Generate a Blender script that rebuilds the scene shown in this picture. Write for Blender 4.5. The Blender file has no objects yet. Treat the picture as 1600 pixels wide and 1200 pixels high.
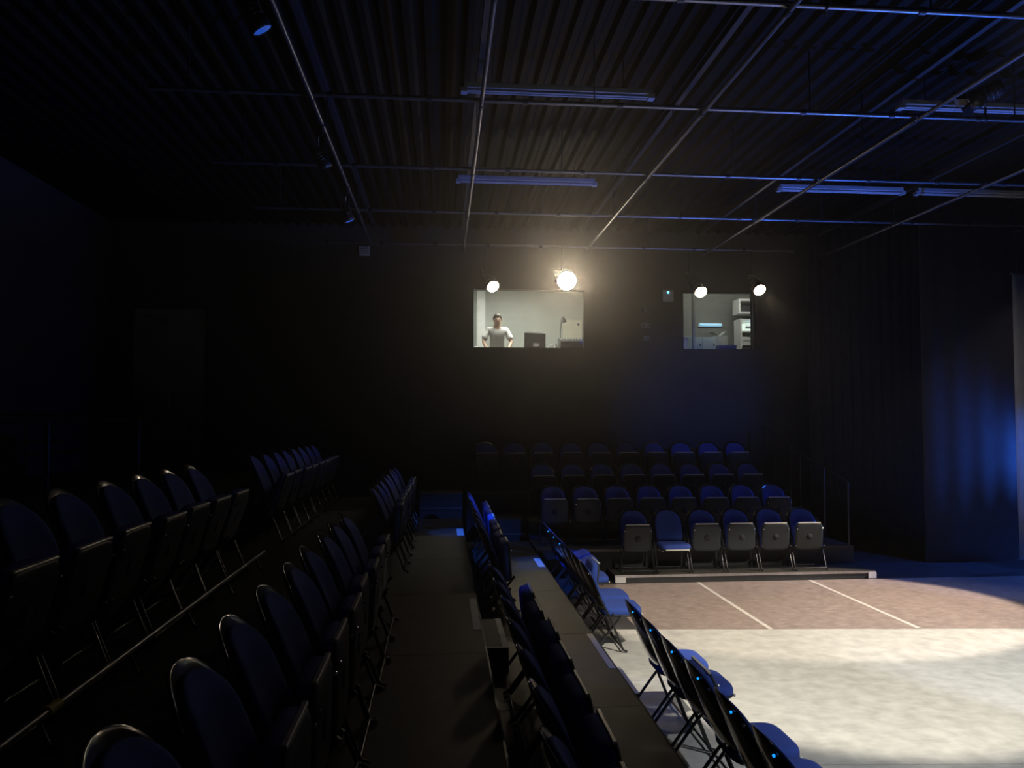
import bpy, bmesh, math, random
from mathutils import Vector, Matrix
random.seed(7)
R = math.radians
PI = math.pi
scene = bpy.context.scene
COL = scene.collection

# ------------------------------------------------------------------ camera, world, exposure
cam_d = bpy.data.cameras.new('camera')
cam_d.sensor_width = 36.0
cam_d.lens = 27.0
cam_d.clip_start = 0.05
cam = bpy.data.objects.new('camera', cam_d)
cam.location = (0, 0, 2.5)
cam.rotation_euler = (R(90 + 2.62), 0, R(-5.14))
COL.objects.link(cam)
scene.camera = cam

world = bpy.data.worlds.new('dark_hall')
world.use_nodes = True
world.node_tree.nodes['Background'].inputs['Color'].default_value = (0, 0, 0, 1)
world.node_tree.nodes['Background'].inputs['Strength'].default_value = 0.0
# thin haze added to stand in for the bloom around lit lamps
hv = world.node_tree.nodes.new('ShaderNodeVolumeScatter')
hv.inputs['Color'].default_value = (1, 1, 1, 1)
hv.inputs['Density'].default_value = 0.003
hv.inputs['Anisotropy'].default_value = 0.88
world.node_tree.links.new(hv.outputs['Volume'], world.node_tree.nodes['World Output'].inputs['Volume'])
scene.world = world

vs = scene.view_settings
vs.view_transform = 'Standard'
vs.look = 'None'
vs.gamma = 1.0
vs.exposure = 0.0
vs.use_curve_mapping = False
scene.cycles.use_denoising = True
scene.cycles.adaptive_threshold = 0.025
scene.cycles.max_bounces = 5
scene.cycles.diffuse_bounces = 3
scene.cycles.glossy_bounces = 3
scene.cycles.transmission_bounces = 3
scene.cycles.transparent_max_bounces = 6
scene.cycles.sample_clamp_indirect = 4.0

# light levels (watts) of the lanterns built further down
W_BOOTH = 260          # the lit spotlights in front of the booth windows
W_TOP = 1650           # white stage lanterns above and behind the front rows
W_BLUE = 700           # blue LED cans by the right hand curtain

# ------------------------------------------------------------------ materials
def mat(name, col, rough=0.6, metal=0.0, noise=0.0, scale=8.0, bump=0.0, bscale=60.0, emit=None, es=0.0, coat=0.0, col2=None, stretch=None, spec=None):
    m = bpy.data.materials.new(name)
    m.use_nodes = True
    nt = m.node_tree
    b = nt.nodes['Principled BSDF']
    b.inputs['Base Color'].default_value = (*col, 1)
    b.inputs['Roughness'].default_value = rough
    b.inputs['Metallic'].default_value = metal
    b.inputs['Coat Weight'].default_value = coat
    b.inputs['Coat Roughness'].default_value = 0.08
    if spec is not None:
        b.inputs['Specular IOR Level'].default_value = spec
    tc = nt.nodes.new('ShaderNodeTexCoord')
    vec = tc.outputs['Object']
    if stretch:
        mp = nt.nodes.new('ShaderNodeMapping')
        mp.inputs['Scale'].default_value = stretch
        nt.links.new(vec, mp.inputs['Vector'])
        vec = mp.outputs['Vector']
    if noise > 0:
        n = nt.nodes.new('ShaderNodeTexNoise')
        n.inputs['Scale'].default_value = scale
        n.inputs['Detail'].default_value = 6
        nt.links.new(vec, n.inputs['Vector'])
        cr = nt.nodes.new('ShaderNodeValToRGB')
        c2 = col2 or tuple(min(1, c * (1 + noise)) for c in col)
        c1 = tuple(c * (1 - noise) for c in col)
        cr.color_ramp.elements[0].position = 0.32
        cr.color_ramp.elements[1].position = 0.68
        cr.color_ramp.elements[0].color = (*c1, 1)
        cr.color_ramp.elements[1].color = (*c2, 1)
        nt.links.new(n.outputs['Fac'], cr.inputs['Fac'])
        nt.links.new(cr.outputs['Color'], b.inputs['Base Color'])
    if bump > 0:
        n2 = nt.nodes.new('ShaderNodeTexNoise')
        n2.inputs['Scale'].default_value = bscale
        n2.inputs['Detail'].default_value = 4
        nt.links.new(vec, n2.inputs['Vector'])
        bp = nt.nodes.new('ShaderNodeBump')
        bp.inputs['Strength'].default_value = bump
        bp.inputs['Distance'].default_value = 0.01
        nt.links.new(n2.outputs['Fac'], bp.inputs['Height'])
        nt.links.new(bp.outputs['Normal'], b.inputs['Normal'])
    if emit:
        b.inputs['Emission Color'].default_value = (*emit, 1)
        b.inputs['Emission Strength'].default_value = es
    return m

def glass_mat(name):
    m = bpy.data.materials.new(name)
    m.use_nodes = True
    nt = m.node_tree
    nt.nodes.clear()
    out = nt.nodes.new('ShaderNodeOutputMaterial')
    mix = nt.nodes.new('ShaderNodeMixShader')
    fr = nt.nodes.new('ShaderNodeFresnel')
    fr.inputs['IOR'].default_value = 1.45
    t = nt.nodes.new('ShaderNodeBsdfTransparent')
    t.inputs['Color'].default_value = (0.93, 0.95, 0.93, 1)
    g = nt.nodes.new('ShaderNodeBsdfGlossy')
    g.inputs['Roughness'].default_value = 0.03
    nt.links.new(fr.outputs['Fac'], mix.inputs['Fac'])
    nt.links.new(t.outputs['BSDF'], mix.inputs[1])
    nt.links.new(g.outputs['BSDF'], mix.inputs[2])
    nt.links.new(mix.outputs['Shader'], out.inputs['Surface'])
    return m

def floor_mat(name, base, light, rough, scratch=0.6):
    """worn vinyl: blotches, streaks and pale scuffs"""
    m = mat(name, base, rough, noise=0.16, scale=6.5, bump=0.15, bscale=30)
    nt = m.node_tree
    b = nt.nodes['Principled BSDF']
    src = b.inputs['Base Color'].links[0].from_socket
    tc = [n for n in nt.nodes if n.type == 'TEX_COORD'][0]
    mp = nt.nodes.new('ShaderNodeMapping')
    mp.inputs['Scale'].default_value = (2.2, 9.0, 1.0)
    mp.inputs['Rotation'].default_value = (0, 0, 0.35)
    nt.links.new(tc.outputs['Object'], mp.inputs['Vector'])
    n = nt.nodes.new('ShaderNodeTexNoise')
    n.inputs['Scale'].default_value = 3.0
    n.inputs['Detail'].default_value = 9
    n.inputs['Roughness'].default_value = 0.7
    nt.links.new(mp.outputs['Vector'], n.inputs['Vector'])
    cr = nt.nodes.new('ShaderNodeValToRGB')
    cr.color_ramp.elements[0].position = 0.47
    cr.color_ramp.elements[1].position = 0.74
    cr.color_ramp.elements[0].color = (0, 0, 0, 1)
    cr.color_ramp.elements[1].color = (scratch, scratch, scratch, 1)
    nt.links.new(n.outputs['Fac'], cr.inputs['Fac'])
    mx = nt.nodes.new('ShaderNodeMix')
    mx.data_type = 'RGBA'
    nt.links.new(cr.outputs['Color'], mx.inputs['Factor'])
    nt.links.new(src, mx.inputs['A'])
    mx.inputs['B'].default_value = (*light, 1)
    nt.links.new(mx.outputs['Result'], b.inputs['Base Color'])
    return m

M = {}
M['floor'] = mat('black_floor_paint', (0.045, 0.043, 0.045), 0.45, noise=0.3, scale=3, bump=0.1, bscale=20)
M['wall'] = mat('black_wall_paint', (0.05, 0.05, 0.053), 0.75, noise=0.15, scale=1.5, bump=0.25, bscale=40)
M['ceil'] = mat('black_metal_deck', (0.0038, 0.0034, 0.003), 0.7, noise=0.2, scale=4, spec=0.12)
M['pale_mat'] = floor_mat('pale_dance_vinyl', (0.50, 0.49, 0.44), (0.66, 0.65, 0.60), 0.42, 0.5)
M['brown_mat'] = floor_mat('brown_dance_vinyl', (0.27, 0.21, 0.18), (0.52, 0.45, 0.40), 0.40, 0.8)
M['tape'] = mat('pale_seam_tape', (0.62, 0.58, 0.52), 0.5, noise=0.15, scale=12)
M['deck'] = mat('riser_deck_black', (0.040, 0.038, 0.030), 0.55, noise=0.18, scale=5, bump=0.1)
M['fascia'] = mat('riser_fascia_black', (0.03, 0.03, 0.032), 0.6, noise=0.2, scale=6)
M['white_tape'] = mat('white_edge_tape', (0.72, 0.70, 0.68), 0.5, noise=0.06, scale=20)
M['alu'] = mat('aluminium_edge', (0.55, 0.55, 0.56), 0.3, 1.0, noise=0.1, scale=20)
M['shell'] = mat('glossy_black_plastic', (0.012, 0.012, 0.013), 0.16, noise=0.1, scale=30, coat=0.6)
M['blue'] = mat('blue_fabric', (0.03, 0.07, 0.34), 0.85, noise=0.12, scale=60, bump=0.35, bscale=350)
M['pan'] = mat('grey_seat_pan', (0.030, 0.037, 0.042), 0.5, noise=0.08, scale=15, spec=0.3)
M['lip'] = mat('pale_metal_lip', (0.62, 0.60, 0.52), 0.35, 0.0, noise=0.05, scale=15)
M['tube'] = mat('black_steel_tube', (0.02, 0.02, 0.021), 0.3, noise=0.1, scale=20)
M['chrome'] = mat('chrome', (0.8, 0.8, 0.82), 0.12, 1.0, noise=0.03, scale=10)
M['pipe'] = mat('galvanised_pipe', (0.20, 0.20, 0.215), 0.36, 0.85, noise=0.12, scale=8, stretch=(1, 1, 1))
M['clamp'] = mat('dark_clamp', (0.05, 0.05, 0.055), 0.4, 0.5, noise=0.1, scale=20)
M['lantern'] = mat('lantern_black', (0.022, 0.022, 0.024), 0.38, 0.2, noise=0.1, scale=15)
M['white_enamel'] = mat('white_enamel', (0.30, 0.32, 0.36), 0.4, noise=0.04, scale=10)
M['drape'] = mat('black_drape', (0.028, 0.028, 0.032), 0.95, noise=0.2, scale=5, bump=0.2, bscale=200)
M['cloth'] = mat('pale_cloth', (0.50, 0.53, 0.52), 0.9, noise=0.05, scale=6, bump=0.1, bscale=100)
M['glass'] = glass_mat('booth_glass')
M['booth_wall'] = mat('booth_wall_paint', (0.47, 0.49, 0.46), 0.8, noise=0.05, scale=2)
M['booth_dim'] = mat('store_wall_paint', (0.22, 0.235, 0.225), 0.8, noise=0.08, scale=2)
M['booth_floor'] = mat('booth_carpet', (0.08, 0.08, 0.085), 0.95, noise=0.2, scale=20)
M['desk'] = mat('dark_desk', (0.04, 0.04, 0.042), 0.5, noise=0.2, scale=10)
M['dark_plastic'] = mat('dark_grey_plastic', (0.05, 0.05, 0.055), 0.4, noise=0.1, scale=12)
M['grey_plastic'] = mat('grey_plastic', (0.24, 0.23, 0.26), 0.45, noise=0.08, scale=12)
M['beige'] = mat('beige_board', (0.62, 0.60, 0.50), 0.7, noise=0.08, scale=5)
M['white'] = mat('white_plastic', (0.74, 0.75, 0.74), 0.45, noise=0.04, scale=9)
M['carton'] = mat('grey_green_card', (0.38, 0.42, 0.39), 0.8, noise=0.1, scale=9)
M['mint'] = mat('pale_mint_cabinet', (0.55, 0.66, 0.64), 0.55, noise=0.06, scale=6)
M['crate'] = mat('blue_crate', (0.16, 0.17, 0.50), 0.5, noise=0.1, scale=9)
M['skin'] = mat('skin', (0.55, 0.36, 0.27), 0.55, noise=0.08, scale=14)
M['hair'] = mat('dark_hair', (0.035, 0.025, 0.02), 0.6, noise=0.3, scale=40)
M['shirt'] = mat('white_cotton', (0.82, 0.82, 0.80), 0.9, noise=0.04, scale=30, bump=0.2, bscale=90)
M['trousers'] = mat('dark_trousers', (0.04, 0.045, 0.06), 0.9, noise=0.1, scale=30)
M['eye'] = mat('dark_eye', (0.02, 0.015, 0.012), 0.3, noise=0.1, scale=10)
M['door'] = mat('grey_green_door', (0.2, 0.23, 0.21), 0.6, noise=0.12, scale=3)
M['plate'] = mat('grey_wall_plate', (0.30, 0.31, 0.33), 0.5, noise=0.1, scale=10)
M['yellow'] = mat('yellow_tape', (0.62, 0.52, 0.10), 0.6, noise=0.1, scale=20)
M['plan_lamp'] = mat('booth_panel_light', (0.9, 0.9, 0.9), 0.5, emit=(1.0, 0.97, 0.88), es=46.0)
M['store_lamp'] = mat('store_tube_light', (0.9, 0.9, 0.9), 0.5, emit=(1.0, 0.98, 0.9), es=110.0)
M['shelf_lamp'] = mat('shelf_tube_light', (0.6, 0.8, 0.9), 0.5, emit=(0.30, 0.62, 0.90), es=0.9)
M['led'] = mat('cyan_indicator', (0.2, 0.7, 0.9), 0.4, emit=(0.15, 0.75, 1.0), es=3.0)
M['reflection_glow'] = mat('blue_reflection_glow', (0.02, 0.05, 0.2), 0.3, emit=(0.01, 0.30, 1.0), es=1.3)  # glow put in for blue reflections on the front row backs
M['tray_glow'] = mat('glowing_tray', (0.7, 0.75, 0.72), 0.5, emit=(0.85, 1.0, 0.92), es=0.8)  # glow given to a shelf tray to brighten it; not a lamp

# ------------------------------------------------------------------ mesh helpers
class MB:
    def __init__(self):
        self.v, self.f, self.s = [], [], []
    def add(self, verts, faces, smooth=False):
        o = len(self.v)
        self.v += [tuple(p) for p in verts]
        self.f += [tuple(i + o for i in f) for f in faces]
        self.s += [smooth] * len(faces)
        return self
    def box(self, x0, x1, y0, y1, z0, z1, mtx=None):
        vs = [Vector((x, y, z)) for x in (x0, x1) for y in (y0, y1) for z in (z0, z1)]
        if mtx is not None:
            vs = [mtx @ v for v in vs]
        return self.add(vs, [(0, 1, 3, 2), (4, 6, 7, 5), (0, 4, 5, 1), (2, 3, 7, 6), (0, 2, 6, 4), (1, 5, 7, 3)])
    def tube(self, pts, r, n=10, caps=True, closed=False):
        pts = [Vector(p) for p in pts]
        rs = r if isinstance(r, (list, tuple)) else [r] * len(pts)
        rings = []
        up = None
        k = len(pts)
        for i, p in enumerate(pts):
            a = pts[i - 1] if (i > 0 or closed) else p
            b = pts[(i + 1) % k] if (i < k - 1 or closed) else p
            t = (b - a).normalized()
            if up is None:
                up = Vector((0, 0, 1)) if abs(t.z) < 0.9 else Vector((1, 0, 0))
            s = t.cross(up).normalized()
            up = s.cross(t).normalized()
            rings.append([p + (s * math.cos(2 * PI * j / n) + up * math.sin(2 * PI * j / n)) * rs[i] for j in range(n)])
        o = len(self.v)
        vs = [v for ring in rings for v in ring]
        fs = []
        m = k if closed else k - 1
        for i in range(m):
            for j in range(n):
                a, b = i * n + j, i * n + (j + 1) % n
                c, d = ((i + 1) % k) * n + (j + 1) % n, ((i + 1) % k) * n + j
                fs.append((a, b, c, d))
        self.add(vs, fs, True)
        if caps and not closed:
            self.add(rings[0], [tuple(range(n))[::-1]])
            self.add(rings[-1], [tuple(range(n))])
        return self
    def lathe(self, prof, n=24, mtx=None):
        """profile (r, h) around local +Z"""
        vs, fs = [], []
        for r, h in prof:
            for j in range(n):
                a = 2 * PI * j / n
                p = Vector((r * math.cos(a), r * math.sin(a), h))
                vs.append(mtx @ p if mtx is not None else p)
        for i in range(len(prof) - 1):
            for j in range(n):
                fs.append((i * n + j, i * n + (j + 1) % n, (i + 1) * n + (j + 1) % n, (i + 1) * n + j))
        self.add(vs, fs, True)
        self.add(vs[:n], [tuple(range(n))[::-1]])
        self.add(vs[-n:], [tuple(range(n))])
        return self
    def loops(self, rings, smooth=True):
        n = len(rings[0])
        vs = [v for r_ in rings for v in r_]
        fs = []
        for i in range(len(rings) - 1):
            for j in range(n):
                fs.append((i * n + j, i * n + (j + 1) % n, (i + 1) * n + (j + 1) % n, (i + 1) * n + j))
        fs.append(tuple(range(n))[::-1])
        fs.append(tuple(range((len(rings) - 1) * n, len(rings) * n)))
        return self.add(vs, fs, smooth)
    def mesh(self, name, material):
        me = bpy.data.meshes.new(name)
        me.from_pydata(self.v, [], self.f)
        for p, s in zip(me.polygons, self.s):
            p.use_smooth = s
        bm = bmesh.new()
        bm.from_mesh(me)
        bmesh.ops.recalc_face_normals(bm, faces=bm.faces)
        bm.to_mesh(me)
        bm.free()
        me.materials.append(material)
        return me
    def build(self, name, material, parent=None, loc=None):
        o = bpy.data.objects.new(name, self.mesh(name, M[material] if isinstance(material, str) else material))
        COL.objects.link(o)
        if loc is not None:
            o.location = loc
        o.parent = parent
        return o

def tag(o, label, cat, group=None):
    o['label'] = label
    o['category'] = cat
    if group:
        o['group'] = group
    return o

def struct(o):
    o['kind'] = 'structure'
    return o

def empty(name, loc=(0, 0, 0), rz=0.0):
    o = bpy.data.objects.new(name, None)
    o.empty_display_size = 0.2
    o.location = loc
    o.rotation_euler = (0, 0, rz)
    COL.objects.link(o)
    return o

def thing(name, label, cat, loc=(0, 0, 0), rz=0.0, group=None):
    return tag(empty(name, loc, rz), label, cat, group)

def rbox(x0, x1, y0, y1, z0, z1, bev=0.01, seg=2):
    """a bevelled box as MB"""
    bm = bmesh.new()
    bmesh.ops.create_cube(bm, size=1.0)
    for v in bm.verts:
        v.co = Vector(((x0 + x1) / 2 + v.co.x * (x1 - x0), (y0 + y1) / 2 + v.co.y * (y1 - y0), (z0 + z1) / 2 + v.co.z * (z1 - z0)))
    bmesh.ops.bevel(bm, geom=list(bm.edges), offset=bev, segments=seg, profile=0.5, affect='EDGES')
    mb = MB()
    bm.verts.index_update()
    mb.add([v.co.copy() for v in bm.verts], [tuple(v.index for v in f.verts) for f in bm.faces], False)
    bm.free()
    return mb

# ------------------------------------------------------------------ the room shell
X0, X1, Y0, Y1, ZC = -6.8, 11.2, -3.2, 16.2, 6.55
struct(MB().box(X0 - .2, X1 + .2, Y0 - .2, 19.4, -0.12, 0.0).build('floor', 'floor'))

# corrugated metal deck ceiling, ribs running towards the booth wall
pitch, dep = 0.22, 0.06
prof = []
x = X0
while x < X1:
    prof += [(x, ZC), (x + .07, ZC), (x + .11, ZC + dep), (x + .18, ZC + dep)]
    x += pitch
cm = MB()
vs_, fs_ = [], []
for (px, pz) in prof:
    vs_ += [(px, Y0, pz), (px, Y1 + .15, pz)]
for i in range(len(prof) - 1):
    fs_.append((2 * i, 2 * i + 1, 2 * i + 3, 2 * i + 2))
cm.add(vs_, fs_)
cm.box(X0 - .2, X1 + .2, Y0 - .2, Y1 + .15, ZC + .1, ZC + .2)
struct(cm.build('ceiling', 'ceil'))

struct(MB().box(X0 - .2, X0, Y0 - .2, Y1 + .15, 0, ZC + .1).build('wall_left', 'wall'))
struct(MB().box(X1, X1 + .2, Y0 - .2, Y1 + .15, 0, ZC + .1).build('wall_right', 'wall'))
struct(MB().box(X0, X1, Y0 - .2, Y0, 0, ZC + .1).build('wall_back', 'wall'))

# far wall with the two booth windows and the landing door cut out of it
WA = (0.61, 3.04, 4.0, 5.28)
WB = (5.16, 6.83, 4.0, 5.28)
DR = (-6.33, -4.78, 1.55, 4.80)
def wall_with_holes(y0, y1, x0, x1, z0, z1, holes):
    xs = sorted({x0, x1, *[h[0] for h in holes], *[h[1] for h in holes]})
    zs = sorted({z0, z1, *[h[2] for h in holes], *[h[3] for h in holes]})
    mb = MB()
    for i in range(len(xs) - 1):
        for j in range(len(zs) - 1):
            cx, cz = (xs[i] + xs[i + 1]) / 2, (zs[j] + zs[j + 1]) / 2
            if any(h[0] < cx < h[1] and h[2] < cz < h[3] for h in holes):
                continue
            mb.box(xs[i], xs[i + 1], y0, y1, zs[j], zs[j + 1])
    return mb
struct(wall_with_holes(Y1, Y1 + .15, X0, X1, 0, ZC + .1, [WA, WB, DR]).build('wall_far', 'wall'))

def booth_window(n, w, mullions):
    x0, x1, z0, z1 = w
    f = MB()
    f.box(x0, x0 + .03, Y1 - .02, Y1 + .17, z0, z1).box(x1 - .03, x1, Y1 - .02, Y1 + .17, z0, z1)
    f.box(x0 + .03, x1 - .03, Y1 - .02, Y1 + .17, z0, z0 + .02).box(x0 + .03, x1 - .03, Y1 - .02, Y1 + .17, z1 - .02, z1)
    win = struct(f.build('window_%d' % n, 'fascia'))
    MB().box(x0 + .03, x1 - .03, Y1 + .07, Y1 + .082, z0 + .02, z1 - .02).build('pane', 'glass', win)
    for mx in mullions:
        MB().box(mx - .012, mx + .012, Y1 + .05, Y1 + .10, z0 + .02, z1 - .02).build('mullion', 'fascia', win)
    return win
booth_window(1, WA, [])
booth_window(2, WB, [6.75])

# tall door on the landing
dx0, dx1, dz0, dz1 = DR
d = struct(MB().box(dx0 + .04, dx1 - .04, Y1 + .04, Y1 + .09, dz0, dz1 - .04).build('door_1', 'door'))
MB().box(dx0, dx0 + .04, Y1 - .02, Y1 + .15, dz0, dz1).box(dx1 - .04, dx1, Y1 - .02, Y1 + .15, dz0, dz1).box(dx0 + .04, dx1 - .04, Y1 - .02, Y1 + .15, dz1 - .04, dz1).build('door_frame', 'fascia', d)
MB().box(-5.86, -5.18, Y1 + .025, Y1 + .04, 2.03, 2.33).build('kick_panel', 'plate', d)
MB().tube([(-6.1, Y1 - .01, 4.62), (-5.6, Y1 - .03, 4.50)], 0.018).build('door_closer', 'alu', d)
MB().tube([(-5.55, Y1 + .04, 2.75), (-5.55, Y1 - .03, 2.75), (-5.55, Y1 - .03, 3.05), (-5.55, Y1 + .04, 3.05)], 0.014).build('door_handle', 'alu', d)

# booth rooms behind the far wall
def booth_room(n, x0, x1, z0, z1, yb, m):
    y0 = Y1 + .15
    struct(MB().box(x0 - .1, x1 + .1, yb, yb + .1, z0, z1).build('wall_booth_back_%d' % n, m))
    struct(MB().box(x0 - .1, x0, y0, yb, z0, z1).build('wall_booth_left_%d' % n, m))
    struct(MB().box(x1, x1 + .1, y0, yb, z0, z1).build('wall_booth_right_%d' % n, m))
    struct(MB().box(x0 - .1, x1 + .1, y0, yb + .1, z0 - .1, z0).build('floor_booth_%d' % n, 'booth_floor'))
    struct(MB().box(x0 - .1, x1 + .1, y0, yb + .1, z1, z1 + .1).build('ceiling_booth_%d' % n, m))
booth_room(1, 0.30, 3.50, 3.10, 5.75, 18.9, 'booth_wall')
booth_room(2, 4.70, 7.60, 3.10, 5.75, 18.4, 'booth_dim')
# pilaster at the corner of the sound booth
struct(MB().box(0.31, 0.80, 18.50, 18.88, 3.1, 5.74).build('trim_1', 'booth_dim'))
struct(MB().box(0.81, 1.02, 18.62, 18.88, 3.1, 5.74).build('trim_2', 'white'))

# ------------------------------------------------------------------ stage floor coverings
def mat_roll(x0, x1, y0, y1, m, label, group, skew=0.0, z=0.004):
    mb = MB()
    mb.add([(x0, y0, 0.0005), (x1, y0 - skew, 0.0005), (x1, y1 - skew, 0.0005), (x0, y1, 0.0005),
            (x0, y0, z), (x1, y0 - skew, z), (x1, y1 - skew, z), (x0, y1, z)],
           [(0, 3, 2, 1), (4, 5, 6, 7), (0, 1, 5, 4), (1, 2, 6, 5), (2, 3, 7, 6), (3, 0, 4, 7)])
    return tag(mb.build('dance_mat', m), label, 'mat', group)
edges = [2.0, 3.75, 5.55, 7.35, 9.15]
for a, b in zip(edges[:-1], edges[1:]):
    mat_roll(1.52, 10.6, a + .004, b - .004, 'pale_mat', 'pale vinyl dance mat joining the brown mats' if b > 9 else 'pale vinyl dance mat laid across the stage beside the front row', 'pale dance mats' if b < 9 else None, skew=0.75)
for a, b, l in ((2.32, 3.88, 'between the front row and the first seam tape'), (3.92, 5.66, 'between the two seam tapes'), (5.70, 7.484, 'beyond the second seam tape'), (7.486, 9.3, 'nearest the blue-lit curtain')):
    y0 = 9.15 - .75 * (a - 1.52) / 9.08 + .006
    y0b = 9.15 - .75 * (b - 1.52) / 9.08 + .006
    mb = MB()
    mb.add([(a, y0, .0005), (b, y0b, .0005), (b, 11.59, .0005), (a, 11.59, .0005), (a, y0, .004), (b, y0b, .004), (b, 11.59, .004), (a, 11.59, .004)],
           [(0, 3, 2, 1), (4, 5, 6, 7), (0, 1, 5, 4), (1, 2, 6, 5), (2, 3, 7, 6), (3, 0, 4, 7)])
    tag(mb.build('dance_mat', 'brown_mat'), 'scuffed brown vinyl dance mat ' + l, 'mat')
for xx in (3.90, 5.68):
    tag(MB().box(xx - .028, xx + .028, 8.95 if xx < 5 else 8.83, 11.58, .0042, .0056).build('seam_tape', 'tape'),
        'pale tape strip over a seam of the brown mats', 'tape', 'seam tapes on the brown mats')

# ------------------------------------------------------------------ seating risers
def riser(label, axis, a0, a1, l0, l1, z0, z1, nose=True, group=None, step=2.0, nosem='alu'):
    """axis 'x': front faces +X at a1; deck runs along Y l0..l1.  axis 'y': front faces -Y at a0; deck runs along X"""
    if axis == 'x':
        root = thing('seating_riser', label, 'platform', ((a0 + a1) / 2, (l0 + l1) / 2, z0), group=group)
    else:
        root = thing('seating_riser', label, 'platform', ((l0 + l1) / 2, (a0 + a1) / 2, z0), group=group)
    off = Vector(root.location)
    def B(x0, x1, y0, y1, za, zb):
        return MB().box(x0 - off.x, x1 - off.x, y0 - off.y, y1 - off.y, za - off.z, zb - off.z)
    t = 0.04
    n = max(1, round((l1 - l0) / step))
    w = (l1 - l0) / n
    for i in range(n):
        p, q = l0 + i * w + .004, l0 + (i + 1) * w - .004
        if axis == 'x':
            B(a0, a1 - .012, p, q, z1 - t, z1).build('deck_panel', 'deck', root)
        else:
            B(p, q, a0 + .012, a1, z1 - t, z1).build('deck_panel', 'deck', root)
    if axis == 'x':
        B(a1 - .05, a1 - .012, l0, l1, z0, z1 - t).build('fascia', 'fascia', root)
        B(a0, a1 - .05, l0, l0 + .03, z0, z1 - t).build('end_panel', 'fascia', root)
        B(a0, a1 - .05, l1 - .03, l1, z0, z1 - t).build('end_panel', 'fascia', root)
        if nose:
            B(a1 - .012, a1, l0, l1, z1 - .035, z1 + .003).build('nosing', nosem, root)
    else:
        B(l0, l1, a0 + .012, a0 + .05, z0, z1 - t).build('fascia', 'fascia', root)
        B(l0, l0 + .03, a0 + .05, a1, z0, z1 - t).build('end_panel', 'fascia', root)
        B(l1 - .03, l1, a0 + .05, a1, z0, z1 - t).build('end_panel', 'fascia', root)
        if nose:
            B(l0, l1, a0, a0 + .012, z1 - .035, z1 + .003).build('nosing', nosem, root)
    return root, off

T2, T3, T4, T5 = 0.41, 0.79, 1.17, 1.55
r2, o2 = riser('lowest black riser of the side bank, just behind the front row', 'x', 0.34, 1.47, -2.0, 13.2, 0, T2, nosem='tube')
r3, o3 = riser('middle black riser of the side bank with bare walkway', 'x', -0.90, 0.335, -2.0, 13.4, 0, T3, nosem='tube')
r4, o4 = riser('upper black riser of the side bank carrying the foot rail', 'x', -2.62, -0.905, -2.0, 13.4, 0, T4, nosem='tube')
r5, o5 = riser('top landing of the side bank with railing', 'x', -6.75, -2.625, -2.0, 16.1, 0, T5, nosem='tube')
def strip(root, off, x0, x1, y0, y1, z, m='white_tape', h=.004):
    MB().box(x0 - off.x, x1 - off.x, y0 - off.y, y1 - off.y, z - off.z + .0005, z - off.z + h).build('edge_tape', m, root)
strip(r2, o2, 1.40, 1.455, 6.44, 7.48, T2)
strip(r3, o3, 0.255, 0.32, 6.32, 7.40, T3)
strip(r2, o2, 1.36, 1.455, 10.9, 11.55, T2)
strip(r3, o3, 0.22, 0.32, 11.4, 12.1, T3)
# aisle steps with white edges, against the riser fronts
def step_block(label, x0, x1, y0, y1, z0, z1):
    root = thing('aisle_step', label, 'step', ((x0 + x1) / 2, (y0 + y1) / 2, z0))
    o = Vector(root.location)
    MB().box(x0 - o.x, x1 - o.x, y0 - o.y, y1 - o.y, 0, z1 - z0).build('tread_box', 'deck', root)
    MB().box(x1 - o.x - .05, x1 - o.x, y0 - o.y, y1 - o.y, z1 - z0 + .0005, z1 - z0 + .004).build('edge_tape', 'white_tape', root)
    MB().box(x0 - o.x, x1 - o.x - .05, y0 - o.y, y0 - o.y + .035, z1 - z0 + .0005, z1 - z0 + .004).build('edge_tape', 'white_tape', root)
step_block('low black step with white taped edge between stage floor and lowest riser', 1.470, 1.645, 6.40, 7.10, 0.0045, 0.21)
step_block('black step with white taped edge between the lowest and middle risers', 0.336, 0.55, 6.42, 7.35, T2, 0.61)

F1, F2, F3, F4 = 0.12, 0.41, 0.72, 1.09
XR = 6.78
f1, fo1 = riser('low bottom platform of the bank under the booth', 'y', 11.62, 12.255, 2.62, XR, 0, F1, nosem='alu')
f2, fo2 = riser('second platform of the bank under the booth', 'y', 12.26, 13.395, 1.5, XR, 0, F2, nosem='tube')
f3, fo3 = riser('third platform of the bank under the booth', 'y', 13.40, 14.545, 1.5, XR, 0, F3, nosem='tube')
f4, fo4 = riser('top platform of the bank under the booth', 'y', 14.55, 16.15, 0.45, XR, 0, F4, nosem='tube')
# white corner markers on the bank's ends
MB().box(2.62 - fo1.x, 2.78 - fo1.x, 11.60 - fo1.y, 11.618 - fo1.y, 0.012, 0.10).build('end_marker', 'white_tape', f1)
MB().box(XR - .13 - fo1.x, XR - fo1.x, 11.60 - fo1.y, 11.618 - fo1.y, 0.012, 0.10).build('end_marker', 'white_tape', f1)

# low rostra blocks in the corner between the two banks
def rostrum(label, x0, x1, y0, y1, z1):
    root = thing('rostrum_block', label, 'platform', ((x0 + x1) / 2, (y0 + y1) / 2, 0))
    hx, hy = (x1 - x0) / 2, (y1 - y0) / 2
    MB().box(-hx, hx, -hy + .02, hy, 0, z1 - .03).build('body', 'deck', root)
    MB().box(-hx, hx, -hy, hy, z1 - .03, z1).build('top', 'deck', root)
    MB().box(-hx, hx, -hy - .012, -hy, z1 - .27, z1 - .245).build('edge_trim', 'alu', root)
rostrum('lower rostrum block in the corner between the two banks', 0.80, 1.45, 13.62, 14.5, 0.73)
rostrum('higher rostrum block in the corner behind the middle riser', -0.40, 0.35, 13.62, 14.5, 1.19)

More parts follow.
